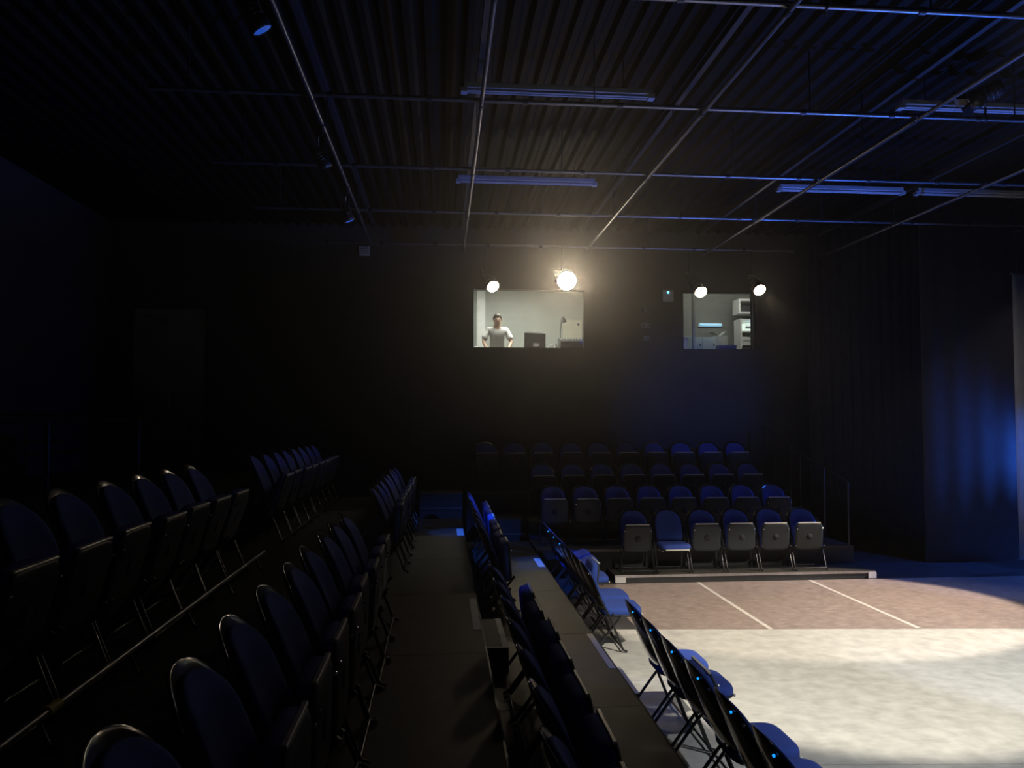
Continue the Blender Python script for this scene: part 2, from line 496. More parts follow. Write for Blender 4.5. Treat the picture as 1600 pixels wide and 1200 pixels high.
# ------------------------------------------------------------------ tip-up chairs
def superloop(w, l, p, n, z, cx=0.0):
    out = []
    for i in range(n):
        a = 2 * PI * i / n
        c, s = math.cos(a), math.sin(a)
        out.append(Vector((cx + l * math.copysign(abs(c) ** (2 / p), c), w * math.copysign(abs(s) ** (2 / p), s), z)))
    return out

H_TOP, Z_BOT, LEAN = 0.95, 0.44, 0.21
def back_slab(w0, zb, zt, t, xoff, bow, nu=14, nv=18):
    """pillow shaped slab with an arched top, leaning back"""
    rows = []
    for j in range(nv + 1):
        v = 1 - (1 - j / nv) ** 1.7
        k = max(0.0, (v - 0.50) / 0.50)
        w = w0 * max(0.0, (1 - k ** 2.6)) ** (1 / 2.3)
        k2 = max(0.0, (0.16 - v) / 0.16)
        w *= 1 - 0.14 * k2 ** 2
        rows.append((v, max(w, w0 * 0.05)))
    mb = MB()
    vs, fs = [], []
    def pt(u, v, w, side):
        z = zb + (zt - zb) * v
        y = u * w
        ev = min(1.0, 4.5 * min(v + 0.01, 1.005 - v + 0.005))
        eu = (1 - abs(u) ** 4) ** 0.5
        th = t * eu * min(1.0, math.sqrt(max(0.0, ev)))
        lean = LEAN * (H_TOP - z) / (H_TOP - Z_BOT)
        return Vector((xoff + lean + bow * (y / w0) ** 2 + side * th, y, z))
    W = nu + 1
    for side in (1, -1):
        for v, w in rows:
            for i in range(W):
                vs.append(pt(-1 + 2 * i / nu, v, w, side * .5))
    K = W * (nv + 1)
    for s in (0, 1):
        for j in range(nv):
            for i in range(nu):
                a = s * K + j * W + i
                fs.append((a, a + 1, a + 1 + W, a + W))
    for i in range(nu):
        fs.append((i, i + 1, K + i + 1, K + i))
        a = nv * W + i
        fs.append((a, a + 1, K + a + 1, K + a))
    mb.add(vs, fs, True)
    return mb

def weld(mesh):
    bm = bmesh.new()
    bm.from_mesh(mesh)
    bmesh.ops.remove_doubles(bm, verts=bm.verts, dist=1e-4)
    bmesh.ops.dissolve_degenerate(bm, edges=bm.edges, dist=1e-5)
    bmesh.ops.recalc_face_normals(bm, faces=bm.faces)
    bm.to_mesh(mesh)
    bm.free()
    return mesh

SEAT_PIV = (0.335, 0.0, 0.42)
SD, SC, SF = 0.44, 0.11, 0.33      # seat depth, centre and front edge measured from the pivot
def chair_meshes():
    D = {}
    D['back_shell'] = weld(back_slab(0.245, Z_BOT, H_TOP, 0.034, 0.0, 0.045).mesh('back_shell', M['shell']))
    D['back_pad'] = weld(back_slab(0.215, Z_BOT + .03, H_TOP - .035, 0.055, 0.025, 0.045).mesh('back_pad', M['blue']))
    s = MB()
    L, Wd = SD / 2, 0.232
    rings = []
    for z, k in ((-.030, .97), (-.018, 1.0), (.012, 1.0), (.030, .975), (.040, .93), (.046, .82), (.049, .6)):
        rings.append(superloop(Wd * k, L * k, 5.0, 36, z, SC))
    s.loops(rings)
    D['seat'] = s.mesh('seat', M['blue'])
    p = MB()
    rings = [superloop(Wd * k, L * k, 5.0, 36, z, SC) for z, k in ((-.056, .80), (-.052, .93), (-.042, .985), (-.031, .99))]
    p.loops(rings)
    D['seat_pan'] = p.mesh('seat_pan', M['pan'])
    D['front_lip'] = rbox(SF - .012, SF + .004, -.185, .185, -.046, -.024, .004, 1).mesh('front_lip', M['lip'])
    D['glint_bead'] = MB().lathe([(.001, .011), (.006, .009), (.010, .004), (.011, -.002), (.001, -.004)], 10).mesh('glint_bead', M['chrome'])  # shiny bead added to imitate the glint pairs on the shell corners
    D['reflection_stud'] = MB().lathe([(.001, -.008), (.006, -.006), (.0085, 0), (.006, .006), (.001, .008)], 10).mesh('reflection_stud', M['reflection_glow'])
    D['vent'] = MB().lathe([(0.001, -.0005), (.05, -.0005), (.05, .003), (.001, .003)], 16, Matrix.Translation((SC, 0, -.059))).mesh('vent', M['drape'])
    D['stud'] = MB().lathe([(.001, -.006), (.007, -.004), (.009, 0.0), (.009, .012), (.001, .012)], 10).mesh('stud', M['chrome'])
    for sgn, key in ((-1, 'a'), (1, 'b')):
        y = sgn * 0.253
        D['front_leg_' + key] = MB().tube([(.475, y, .0125), (.43, y, .03), (.29, y, .38), (.17, y, .60)], .0125, 8).mesh('leg', M['tube'])
        D['rear_leg_' + key] = MB().tube([(.10, y * .92, .012), (.14, y * .92, .03), (.30, y * .92, .24), (.42, y * .92, .385)], .0125, 8).mesh('leg', M['tube'])
    D['pivot_bar'] = MB().tube([(.33, -.253, .408), (.33, .253, .408)], .009, 8).mesh('pivot_bar', M['tube'])
    D['stretcher_f'] = MB().tube([(.43, -.253, .035), (.43, .253, .035)], .010, 8).mesh('stretcher', M['tube'])
    D['stretcher_r'] = MB().tube([(.14, -.233, .035), (.14, .233, .035)], .010, 8).mesh('stretcher', M['tube'])
    return D
CH = chair_meshes()
NAMES = {'front_leg_a': 'leg', 'front_leg_b': 'leg', 'rear_leg_a': 'leg', 'rear_leg_b': 'leg', 'stretcher_f': 'stretcher', 'stretcher_r': 'stretcher'}

def chair(loc, rz, up, label, group, reflection_dot=False):
    root = thing('audience_chair', label, 'chair', loc, rz, group)
    def part(key, parent, name=None):
        o = bpy.data.objects.new(name or NAMES.get(key, key), CH[key])
        COL.objects.link(o)
        o.parent = parent
        return o
    part('back_shell', root)
    part('back_pad', root)
    for k in ('front_leg_a', 'front_leg_b', 'rear_leg_a', 'rear_leg_b', 'pivot_bar', 'stretcher_f', 'stretcher_r'):
        part(k, root)
    if reflection_dot:
        q = part('reflection_stud', root)  # glowing stud in place of a reflected blue dot
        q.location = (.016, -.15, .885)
    st = part('seat', root)
    st.location = SEAT_PIV
    st.rotation_euler = (0, -R(up), 0)
    part('seat_pan', st)
    part('vent', st)
    part('front_lip', st)
    for sgn in (-1, 1):
        q = part('glint_bead', root)
        q.location = (.068, sgn * .205, .835)
        q.rotation_euler = (0, -R(75), 0)
    for sgn in (-1, 1):
        q = part('stud', st)
        q.location = (SF * .72, sgn * .205, -.058)
        q.rotation_euler = (PI, 0, 0)
    return root

UP = 84
P = 0.55
CHN = 'black-shelled tip-up chair with blue padding'
# front row on the stage floor, two blocks
for i in range(7):
    y = 6.53 - P * i
    dn = i in (0, 1, 3, 4, 5)
    chair((1.57, y, 0.004), 0, 0 if dn else 107,
          'blue padded chair in the front row at the stage edge, seat folded down' if dn else 'blue padded chair with tipped-up seat between folded-down ones in the front row',
          'front row chairs with seats down' if dn else 'front row chairs with seats up', reflection_dot=True)
for i in range(7):
    y = 8.45 + P * i
    upang = {0: 0, 1: 0, 2: UP, 3: 0, 4: 25, 5: 25, 6: 0}[i]
    lab = {0: 'blue padded chair with seat down in the front row block beyond the aisle steps', 25: 'blue padded chair with half raised seat in front row beyond the aisle', UP: 'blue padded chair with tipped-up seat in front row beyond the aisle steps'}[upang]
    chair((1.50, y, 0.004 if y < 9.2 else 0.0), R(random.uniform(-.6, .6)), upang, lab, 'front row chairs beyond the aisle, seat at %d' % upang, reflection_dot=i in (3, 4, 5))
# three rows up the side bank
def side_row(xb, z, ys, rowname, tip):
    for y in ys:
        where = 'before the aisle steps' if y < 7 else 'beyond the aisle steps'
        chair((xb + random.uniform(-.01, .01), y, z), R(random.uniform(-.5, .5)), tip + random.uniform(-2, 2),
              ('%s chair right beside the aisle steps, before them' % rowname) if 0 < 7 - y < 1.1 and y == max(q for q in ys if q < 7) else
              ('first %s chair beyond the aisle steps' % rowname) if y == min(q for q in ys if q > 7) else
              ('last %s chair of the side bank, next to the corner rostra' % rowname) if y == max(ys) else
              'tip-up chair in the %s of the side bank %s' % (rowname, where), '%s of the side bank, %s' % (rowname, where))
side_row(0.37, T2, [2.28 + P * i for i in range(8)] + [8.63 + P * i for i in range(8)], 'second row', 96)
side_row(-0.84, T3, [1.98 + P * i for i in range(9)] + [8.95 + P * i for i in range(8)], 'third row', 88)
side_row(-2.14, T4, [2.84 + P * i for i in range(8)] + [8.75 + P * i for i in range(8)], 'fourth row', 74)
# bank under the booth, facing the stage
def far_row(yb, z, xs, rowname, down=()):
    for i, xx in enumerate(xs):
        dn = i in down
        chair((xx, yb, z), -PI / 2 + R(random.uniform(-.6, .6)), 0 if dn else UP + random.uniform(-2, 2),
              ('end chair beside the handrail in the %s of the bank under the booth' if i == len(xs) - 1 else 'chair with its seat folded down in the %s of the bank under the booth' if dn else 'chair with tipped-up seat in the %s of the bank under the booth') % rowname,
              '%s of the bank under the booth%s' % (rowname, ', seat down' if dn else ''))
far_row(12.20, F1, [3.02 + .555 * i for i in range(6)], 'bottom row', down=(1,))
far_row(13.33, F2, [1.89 + .561 * i for i in range(8)], 'second row')
far_row(14.48, F3, [1.86 + .567 * i for i in range(8)], 'third row')
far_row(15.62, F4, [0.86 + .575 * i for i in range(10)], 'top row')

# ------------------------------------------------------------------ rails of the seating banks
fr = thing('foot_rail', 'thin metal foot rail along the front of the fourth row', 'rail', (-1.612, 0, T4))
MB().tube([(0, -1.6, .13), (0, 7.2, .13)], .017).build('rail_tube', 'pipe', fr)
for k in range(8):
    yy = 0.6 + .9 * k
    MB().tube([(0, yy, .115), (0.04, yy, .02), (0.07, yy, .010)], .011, 8).build('bracket', 'clamp', fr)
MB().tube([(0, 3.36, .13), (0, 3.46, .13)], .024).build('tape_wrap', 'yellow', fr)

lr = thing('guard_railing', 'dark two-bar guard railing on the top landing', 'railing', (-5.0, 0, T5))
MB().tube([(0, 1.0, .93), (0, 15.9, .93)], .022).build('top_rail', 'tube', lr)
MB().tube([(0, 1.0, .52), (0, 15.9, .52)], .018).build('mid_rail', 'tube', lr)
for yy in (1.0, 4.2, 7.3, 10.27, 13.2, 15.85):
    MB().tube([(0, yy, 0), (0, yy, .93)], .028).build('post', 'tube', lr)

hr = thing('stair_handrail', 'slim grey handrail stepping down beside the bank under the booth', 'railing', (6.72, 11.9, 0))
for (yy, zb, zt) in ((12.0 + .3, F2, 1.45), (13.1, F2, 1.66), (14.0, F3, 1.85), (14.4, F3, 1.97), (15.1, F4, 2.2), (15.6, F4, 2.36)):
    MB().tube([(0, yy - 11.9, zb), (0, yy - 11.9, zt)], .017, 8).build('post', 'tube', hr)
MB().tube([(0, .4, 1.45), (0, 1.2, 1.66), (0, 2.1, 1.85), (0, 2.5, 1.97), (0, 3.2, 2.2), (0, 3.7, 2.36)], .015, 8).build('rail_tube', 'tube', hr)

# ------------------------------------------------------------------ ceiling grid
ZP = 5.80
PX = [-1.36, 0.39, 2.78, 5.20, 7.65, 10.05]
PY = [-0.8, 1.45, 3.65, 5.86, 7.96, 10.20, 12.38, 14.70]
LPY = 'grey steel grid pipe running along the hall towards the booth wall'
LPX = 'grey steel grid pipe running across the hall above the stage'
for xx in PX:
    p = thing('grid_pipe', LPY, 'pipe', (xx, 0, ZP), group='grid pipes running along the hall')
    ye = 14.9 if xx < 10 else 12.6
    MB().tube([(0, Y0 + .05, 0), (0, ye, 0)], .024, 12).build('tube', 'pipe', p)
    for yy in [q for q in PY if q < ye]:
        MB().tube([(0, yy - .035, 0), (0, yy + .035, 0)], .0305, 10).build('coupler', 'clamp', p)
    MB().box(-.03, .03, Y0 + .05, ye + .1, 6.26 - ZP, 6.34 - ZP).build('support_channel', 'clamp', p)
    for yy in (1.0, 4.7, 9.0, 12.3):
        MB().tube([(0, yy, .02), (0, yy, ZC - ZP + .03)], .008, 6).build('hanger_rod', 'clamp', p)
for yy in PY:
    p = thing('grid_pipe', LPX if yy < 14 else 'grey steel grid pipe carrying the four lit spotlights by the booth', 'pipe', (0, yy, ZP + .062), group='grid pipes running across the hall' if yy < 14 else None)
    x1 = 10.6 if yy < 13 else 7.0
    MB().tube([(-3.0, 0, 0), (x1, 0, 0)], .024, 12).build('tube', 'pipe', p)
    for xx in [-2.2 + 1.02 * k for k in range(13)]:
        if xx < x1 - .1 and min(abs(xx - q) for q in PX) > .15:
            MB().tube([(xx - .03, 0, 0), (xx + .03, 0, 0)], .034, 10).build('coupler', 'clamp', p)
    for xx in (-2.6, 1.6, 4.0, 6.4):
        MB().tube([(xx, 0, .02), (xx, 0, ZC - ZP - .03)], .008, 6).build('hanger_rod', 'clamp', p)
# fluorescent battens, switched off
def batten(x0, x1, y, z, rz=0):
    b = thing('batten_light', 'unlit white fluorescent batten under the ribbed ceiling', 'lamp', ((x0 + x1) / 2, y, z), R(rz), 'unlit fluorescent battens')
    h = (x1 - x0) / 2
    rbox(-h, h, -.05, .05, .02, .09, .008, 1).build('housing', 'white_enamel', b)
    MB().tube([(-h + .04, -.028, 0), (h - .04, -.028, 0)], .014, 8).build('tube', 'white_enamel', b)
    MB().tube([(-h + .04, .028, 0), (h - .04, .028, 0)], .014, 8).build('tube', 'white_enamel', b)
    for s in (-1, 1):
        MB().box(s * h - .035, s * h + .035, -.05, .05, -.02, .03).build('lamp_holder', 'white_enamel', b)
        MB().tube([(s * h * .7, 0, .09), (s * h * .7, 0, ZC - z + .03)], .006, 6).build('hanger_rod', 'clamp', b)
for (x0, x1) in ((0.22, 2.33), (5.30, 7.35)):
    for y in (3.2, 8.36, 11.6):
        batten(x0, x1, y, 6.13)
for y in (3.2, 8.36, 11.6):
    batten(7.6, 9.7, y, 6.13)

# ------------------------------------------------------------------ lanterns
def emit_mat(name, c, s):
    return mat(name, (0.05, 0.05, 0.05), 0.3, emit=c, es=s)
def lantern(label, hang, center, aim, rad=0.12, length=0.34, lit=0.0, watts=0.0, col=(1, 0.86, 0.66), angle=30, blend=0.35, group=None, doors=True, upright=False, drop=0.0, name='stage_lantern', cat='spotlight'):
    """hang = point on the pipe; center = middle of the body; aim = point the beam looks at"""
    root = thing(name, label, cat, hang, group=group)
    H = Vector(hang)
    c = Vector(center) - H
    d = (Vector(aim) - Vector(center)).normalized()
    rot = Vector((0, 0, 1)).rotation_difference(d).to_matrix().to_4x4()
    mt = Matrix.Translation(c) @ rot
    body = MB()
    l = length / 2
    body.lathe([(rad * .35, -l * 1.15), (rad * .75, -l * 1.1), (rad * .88, -l * .8), (rad * .88, l * .3), (rad, l * .45), (rad, l), (rad * .93, l), (rad * .93, l * .9)], 24, mt)
    for k in range(3):
        z = -l * .7 + k * l * .3
        body.lathe([(rad * .88, z), (rad * .95, z + .004), (rad * .95, z + .014), (rad * .88, z + .018)], 24, mt)
    b = body.build('housing', 'lantern', root)
    lm = emit_mat('lens_glow', col, lit) if lit > 0 else M['grey_plastic']
    MB().lathe([(.001, l * .93 + .012), (rad * .5, l * .93 + .010), (rad * .92, l * .93), (rad * .92, l * .9), (.001, l * .9)], 24, mt).build('lens', lm, b)
    if doors:
        for k in range(4):
            q = mt @ Matrix.Rotation(k * PI / 2, 4, 'Z') @ Matrix.Translation((rad * .98, 0, l)) @ Matrix.Rotation(R(28), 4, 'Y')
            MB().box(-.002, .002, -rad * .75, rad * .75, .005, rad * 1.1, q).build('barn_door', 'lantern', b)
    # yoke: a U from the pivots to the hook clamp
    side = d.cross(Vector((0, 0, 1)))
    side = side.normalized() if side.length > .1 else Vector((1, 0, 0))
    a1, a2 = c + side * (rad + .012), c - side * (rad + .012)
    top = Vector((0, 0, .10 if upright else -.07 - drop))
    t1 = top + side * (rad * .9)
    t2 = top - side * (rad * .9)
    MB().tube([a1, a1 * .45 + t1 * .55, t1, t2, a2 * .45 + t2 * .55, a2], .011, 8).build('yoke', 'lantern', root)
    cross = any(abs(H.y - q) < .02 for q in PY)
    pc = (Vector((H.x, H.y, ZP + .062)) if cross else Vector((min(PX, key=lambda q: abs(q - H.x)), H.y, ZP))) - H
    e = Vector((0, 1, 0)) if cross else Vector((1, 0, 0))
    sg = -1 if upright else 1
    arc = [pc + (e * math.cos(R(a)) + Vector((0, 0, sg)) * math.sin(R(a))) * .0315 for a in range(215, -91, -15)]
    MB().tube(arc, .008, 8).tube([arc[-1], top], .013, 8).build('hook_clamp', 'clamp', root)
    for s, a in ((1, a1), (-1, a2)):
        MB().tube([a, a + side * s * .03], .018, 8).build('pivot_knob', 'chrome', root)
    if watts > 0:
        ld = bpy.data.lights.new('beam', 'SPOT')
        ld.energy = watts
        ld.color = col
        ld.spot_size = R(angle)
        ld.spot_blend = blend
        ld.shadow_soft_size = rad * .8
        lo = bpy.data.objects.new('beam', ld)
        COL.objects.link(lo)
        lo.location = Vector(center) - H + d * (l + .03)
        lo.rotation_euler = d.to_track_quat('-Z', 'Y').to_euler()
        lo.parent = root
    return root

WARM = (1.0, 0.80, 0.55)
# the four lit lanterns in front of the booth windows
lantern('lit spotlight above the person at the booth window', (0.80, 14.70, ZP + .02), (0.90, 14.62, 5.12), (3.0, 7.9, 0.0), .125, .36, 28, W_BOOTH * .8, WARM, 38, .5, doors=False, drop=.36)
lantern('brightest lit spotlight, above the desk lamp in the wide booth window', (2.30, 14.70, ZP + .02), (2.38, 14.62, 5.17), (0.0, 0.0, 3.15), .19, .42, 50, W_BOOTH * 3.0, WARM, 16, .6, doors=False, drop=.36)
lantern('lit spotlight above the narrow booth window, beside the blue wall box', (4.85, 14.70, ZP + .02), (5.00, 14.62, 5.07), (5.0, 7.5, 0.0), .125, .36, 28, W_BOOTH * .8, WARM, 38, .5, doors=False, drop=.36)
lantern('lit spotlight at the corner of the narrow booth window by the black curtain', (6.12, 14.70, ZP + .02), (6.18, 14.62, 5.13), (6.5, 7.5, 0.0), .125, .36, 28, W_BOOTH * .8, WARM, 38, .5, doors=False, drop=.36)

# white lanterns over the stage (their fronts look away from the camera or hang out of view)
WHITE = (1.0, 0.93, 0.80)
COOL = (0.74, 0.82, 1.0)
lantern('lit stage lantern on the grid aimed at the joint of pale and brown mats', (3.5, 3.65, ZP + .02), (3.5, 3.70, 5.45), (3.95, 8.0, 0), .13, .36, 5, W_TOP * 1.15, WHITE, 46, .28)
lantern('lit stage lantern on the grid aimed across the stage towards the blue curtain', (6.9, 3.65, ZP + .02), (6.9, 3.70, 5.45), (6.6, 7.8, 0), .13, .36, 5, W_TOP * .48, COOL, 44, .4)
lantern('lit stage lantern on the grid above the near end of the front row', (4.8, 1.45, ZP + .02), (4.8, 1.50, 5.45), (4.7, 4.5, 0), .13, .36, 5, W_TOP * .62, (.82, .88, 1.0), 68, .7)
lantern('lit stage lantern at the end of the grid pipe, aimed sideways over the brown mats', (9.9, 10.2, ZP + .04), (9.9, 10.2, 5.45), (5.5, 9.95, 0), .13, .36, 5, W_TOP * 1.75, (1.0, .84, .70), 37, .15)
# unlit lanterns seen as dark shapes on the grid
lantern('unlit black lantern standing up on the grid pipe beside an unlit batten', (6.05, 7.96, ZP + .09), (6.05, 7.96, 6.14), (4.0, 9.5, 5.2), .11, .33, upright=True)
lantern('unlit black lantern standing up on the crosswise grid pipe above the stage', (3.10, 5.86, ZP + .09), (3.10, 5.86, 6.14), (4.6, 6.9, 5.2), .11, .33, upright=True)

# blue LED cans and added unseen lamps lighting the right hand curtain, the grid and the seating
BLUE = (0.03, 0.16, 1.0)
def led_can(label, base, aim, watts, angle, blend=.6, col=BLUE, rad=.1, lens=2.5):
    b = Vector(base)
    lantern(label, (b.x, b.y, b.z + .34), base, aim, rad, .22, lens, watts, col, angle, blend, doors=False, name='led_can', cat='spotlight')
led_can('blue LED can on the grid lighting the floor before the curtain', (10.05, 9.2, 5.46), (8.9, 11.7, 0), W_BLUE * 1.0, 46)
led_can('blue LED can on the grid lighting the chairs by the handrail', (9.3, 10.2, 5.51), (5.6, 12.8, 0.9), W_BLUE * .12, 34)
led_can('blue LED can on the grid aimed at the corner rostra', (5.20, 4.2, 5.46), (0.95, 12.0, .6), W_BLUE * 2.0, 17)
led_can('blue LED can on the grid washing the wall under the narrow booth window', (8.2, 3.65, 5.51), (5.4, 16.2, 2.9), W_BLUE * 1.6, 18.5, 1.0)
for (hy, aim, wk, ang, le, lb) in ((8.6, (1.42, 11.2, .42), 2.6, 11, 1.6, 'aimed at the lowest riser edge'), (10.9, (.28, 11.75, .8), 1.1, 13, .6, 'aimed at the middle riser edge'), (5.55, (1.5, 6.7, .3), .22, 14, .35, 'aimed at the aisle steps')):
    led_can('blue LED can on the outermost pipe, ' + lb, (-1.36, hy, 5.40), aim, W_BLUE * wk, ang, .5, rad=.075, lens=le)
sc_ = thing('unseen_stand_light', 'added blue LED light, out of view on a short stand between the curtain and the banner', 'spotlight', (10.93, 12.36, 0))  # unseen lamp added to spread blue light over the curtain
MB().lathe([(.001, 0), (.2, 0), (.2, .012), (.03, .03), (.001, .03)], 20).build('base_plate', 'lantern', sc_)
MB().tube([(0, 0, .03), (0, 0, 1.62)], .016, 10).build('pole', 'lantern', sc_)
sd_ = (Vector((9.0, 12.8, 1.75)) - Vector((10.93, 12.36, 1.7))).normalized()
sm__ = Matrix.Translation((0, 0, 1.7)) @ Vector((0, 0, 1)).rotation_difference(sd_).to_matrix().to_4x4()
MB().lathe([(.04, -.1), (.08, -.08), (.085, .08), (.078, .08), (.078, .07)], 20, sm__).build('housing', 'lantern', sc_)
MB().lathe([(.001, .072), (.077, .071), (.077, .066), (.001, .066)], 20, sm__).build('lens', emit_mat('unseen_stand_lens', BLUE, 2.5), sc_)
l2 = bpy.data.lights.new('beam', 'SPOT')
l2.energy = 230
l2.color = BLUE
l2.spot_size = R(130)
l2.spot_blend = .8
l2.shadow_soft_size = .07
l2o = bpy.data.objects.new('beam', l2)
COL.objects.link(l2o)
l2o.location = Vector((0, 0, 1.7)) + sd_ * .11
l2o.rotation_euler = sd_.to_track_quat('-Z', 'Y').to_euler()
l2o.parent = sc_
fl = thing('unseen_floor_can', 'added blue LED floor can, out of view beside the stage and washing the ceiling', 'spotlight', (7.35, 8.6, 0.0045))  # unseen lamp added to tint the battens and pipes blue from below
MB().box(-.16, .16, -.1, .1, 0, .02).build('base_plate', 'lantern', fl)
MB().tube([(-.13, 0, .02), (-.13, 0, .2)], .012).tube([(.13, 0, .02), (.13, 0, .2)], .012).build('yoke', 'lantern', fl)
fd = (Vector((4.4, 8.9, 6.4)) - Vector((7.35, 8.6, .22))).normalized()
fm = Matrix.Translation((0, 0, .22)) @ Vector((0, 0, 1)).rotation_difference(fd).to_matrix().to_4x4()
MB().lathe([(.05, -.12), (.1, -.1), (.11, .1), (.1, .1), (.1, .085)], 20, fm).build('housing', 'lantern', fl)
MB().lathe([(.001, .088), (.1, .086), (.1, .08), (.001, .08)], 20, fm).build('lens', emit_mat('unseen_can_lens', BLUE, 4), fl)
ld = bpy.data.lights.new('beam', 'SPOT')
ld.energy = W_BLUE * 2.6
ld.color = BLUE
ld.spot_size = R(96)
ld.spot_blend = .6
ld.shadow_soft_size = .09
lo = bpy.data.objects.new('beam', ld)
COL.objects.link(lo)
lo.location = Vector((0, 0, .22)) + fd * .14
lo.rotation_euler = fd.to_track_quat('-Z', 'Y').to_euler()
lo.parent = fl

# ------------------------------------------------------------------ drapes and hanging cloth
def drape(label, x0, x1, y, z0, z1, name='stage_curtain', folds=0.22, amp=.05, m='drape', cat='curtain'):
    root = thing(name, label, cat, ((x0 + x1) / 2, y, z0))
    n = max(8, int((x1 - x0) / folds * 8))
    top, bot, vs, fs = [], [], [], []
    for i in range(n + 1):
        x = x0 + (x1 - x0) * i / n - (x0 + x1) / 2
        dy = amp * math.sin((x - x0) / folds * 2 * PI) + .3 * amp * math.sin((x + 3) * 5.1)
        for dz, k in ((0, 1.1), ((z1 - z0) * .5, 1.0), (z1 - z0, .8)):
            vs.append((x, dy * k, dz))
    for i in range(n):
        for j in range(2):
            a = i * 3 + j
            fs.append((a, a + 3, a + 4, a + 1))
    mb = MB()
    mb.add(vs, fs, True)
    o = mb.build('fabric', m, root)
    so = o.modifiers.new('thick', 'SOLIDIFY')
    so.thickness = .012
    MB().tube([(x0 - (x0 + x1) / 2, 0, z1 - z0 + .02), (x1 - (x0 + x1) / 2, 0, z1 - z0 + .02)], .02, 8).build('curtain_rail', 'tube', root)
    return root
drape('black curtain hanging in the recess beside the booth bank', 7.55, 10.6, 15.3, 0.02, 6.515)
drape('black curtain washed with blue light at the side of the stage', 8.40, 11.1, 12.8, 0.02, 6.515, amp=.010, folds=.45)
hc = thing('hanging_banner', 'pale cloth banner hanging in front of the blue-lit curtain', 'banner', (10.2, 12.0, 0.2))
hb = []
for i in range(13):
    xx = -.70 + 1.4 * i / 12
    for z in (0.0, 1.6, 3.2, 4.72):
        hb.append((xx, .012 * math.sin(i * 1.3 + z), z))
mb = MB()
mb.add(hb, [(i * 4 + j, i * 4 + 4 + j, i * 4 + 5 + j, i * 4 + 1 + j) for i in range(12) for j in range(3)], True)
o = mb.build('cloth', 'cloth', hc)
o.modifiers.new('thick', 'SOLIDIFY').thickness = .004
MB().tube([(-.72, 0, 4.74), (.72, 0, 4.74)], .016, 8).build('batten_rod', 'alu', hc)
MB().tube([(-.72, 0, -.01), (.72, 0, -.01)], .014, 8).build('batten_rod', 'alu', hc)
for xx in (-.6, .6):
    MB().tube([(xx, 0, 4.75), (xx, 0, 6.34)], .004, 6).build('hanging_wire', 'clamp', hc)

# ------------------------------------------------------------------ wall fittings
wb = thing('wall_box', 'small white wall speaker box with a cyan indicator between the booth windows', 'speaker', (4.83, Y1, 5.16))
rbox(-.13, .13, -.10, 0, -.13, .13, .025, 2).build('case', 'white', wb)
MB().lathe([(.001, 0), (.022, .002), (.022, .008), (.001, .010)], 12, Matrix.Translation((0.0, -.10, .07)) @ Matrix.Rotation(PI / 2, 4, 'X')).build('indicator', 'led', wb)
ws = thing('wall_speaker', 'small slatted pale box high on the dark part of the far wall', 'speaker', (-1.65, Y1, 6.02))
rbox(-.11, .11, -.12, 0, -.10, .10, .01, 1).build('case', 'white', ws)
for k in range(4):
    MB().box(-.09, .09, -.126, -.121, -.075 + k * .045, -.05 + k * .045).build('slat', 'plate', ws)
for k, (zz, w) in enumerate(((4.88, .09), (4.52, .10), (4.24, .07))):
    sp = thing('wall_socket', 'dim grey socket plate on the wall between the booth windows', 'socket', (4.36, Y1, zz), group='socket plates between the booth windows')
    rbox(-w, w, -.03, 0, -.05, .05, .006, 1).build('plate', 'plate', sp)
    for s in (-1, 1):
        MB().lathe([(.001, 0), (.018, 0), (.018, .006), (.001, .006)], 10, Matrix.Translation((s * w * .5, -.03, 0)) @ Matrix.Rotation(PI / 2, 4, 'X')).build('socket', 'fascia', sp)

# ------------------------------------------------------------------ the sound booth
bl = thing('ceiling_panel_light', 'lit panel light on the ceiling of the wide booth', 'lamp', (1.7, 16.95, 5.75))
MB().box(-.65, .65, -.32, .32, -.05, -.001).build('frame', 'white', bl)
MB().box(-.6, .6, -.28, .28, -.058, -.0505).build('diffuser', 'plan_lamp', bl)
DZ = 3.985
dk = thing('control_desk', 'dark control desk along the wide booth window', 'desk', (1.85, 16.665, 3.1))
MB().box(-1.5, 1.5, -.295, .295, DZ - 3.1 - .04, DZ - 3.1).build('top', 'desk', dk)
for sx in (-1.4, 1.4):
    for sy in (-.25, .25):
        MB().box(sx - .03, sx + .03, sy - .03, sy + .03, 0, DZ - 3.14).build('leg', 'desk', dk)
mo = thing('monitor', 'dark flat monitor seen from behind on the control desk', 'monitor', (2.02, 16.85, DZ))
tl = Matrix.Translation((0, 0, .06)) @ Matrix.Rotation(R(-6), 4, 'X') @ Matrix.Rotation(R(2), 4, 'Y')
MB().box(-.235, .235, -.03, .03, 0, .36, tl).build('case', 'dark_plastic', mo)
MB().box(-.24, .24, -.035, .04, .36, .385, tl).build('top_edge', 'white', mo)
MB().box(-.215, .215, .031, .034, .02, .34, tl).build('screen', 'grey_plastic', mo)
MB().box(-.10, .10, -.08, .09, 0, .015).build('foot', 'dark_plastic', mo)
MB().box(-.03, .03, -.02, .02, .015, .10).build('neck', 'dark_plastic', mo)
mx = thing('mixing_console', 'dark mixing console with a paler front band at the end of the desk', 'mixer', (2.80, 16.61, DZ))
wm = MB()
wm.add([(-.27, -.22, 0), (.32, -.22, 0), (.32, .2, 0), (-.27, .2, 0), (-.27, -.22, .20), (.32, -.22, .20), (.32, .2, .30), (-.27, .2, .30)],
       [(0, 3, 2, 1), (4, 5, 6, 7), (0, 1, 5, 4), (1, 2, 6, 5), (2, 3, 7, 6), (3, 0, 4, 7)])
wm.build('body', 'dark_plastic', mx)
MB().box(-.26, .26, -.228, -.22, .07, .135).build('front_band', 'grey_plastic', mx)
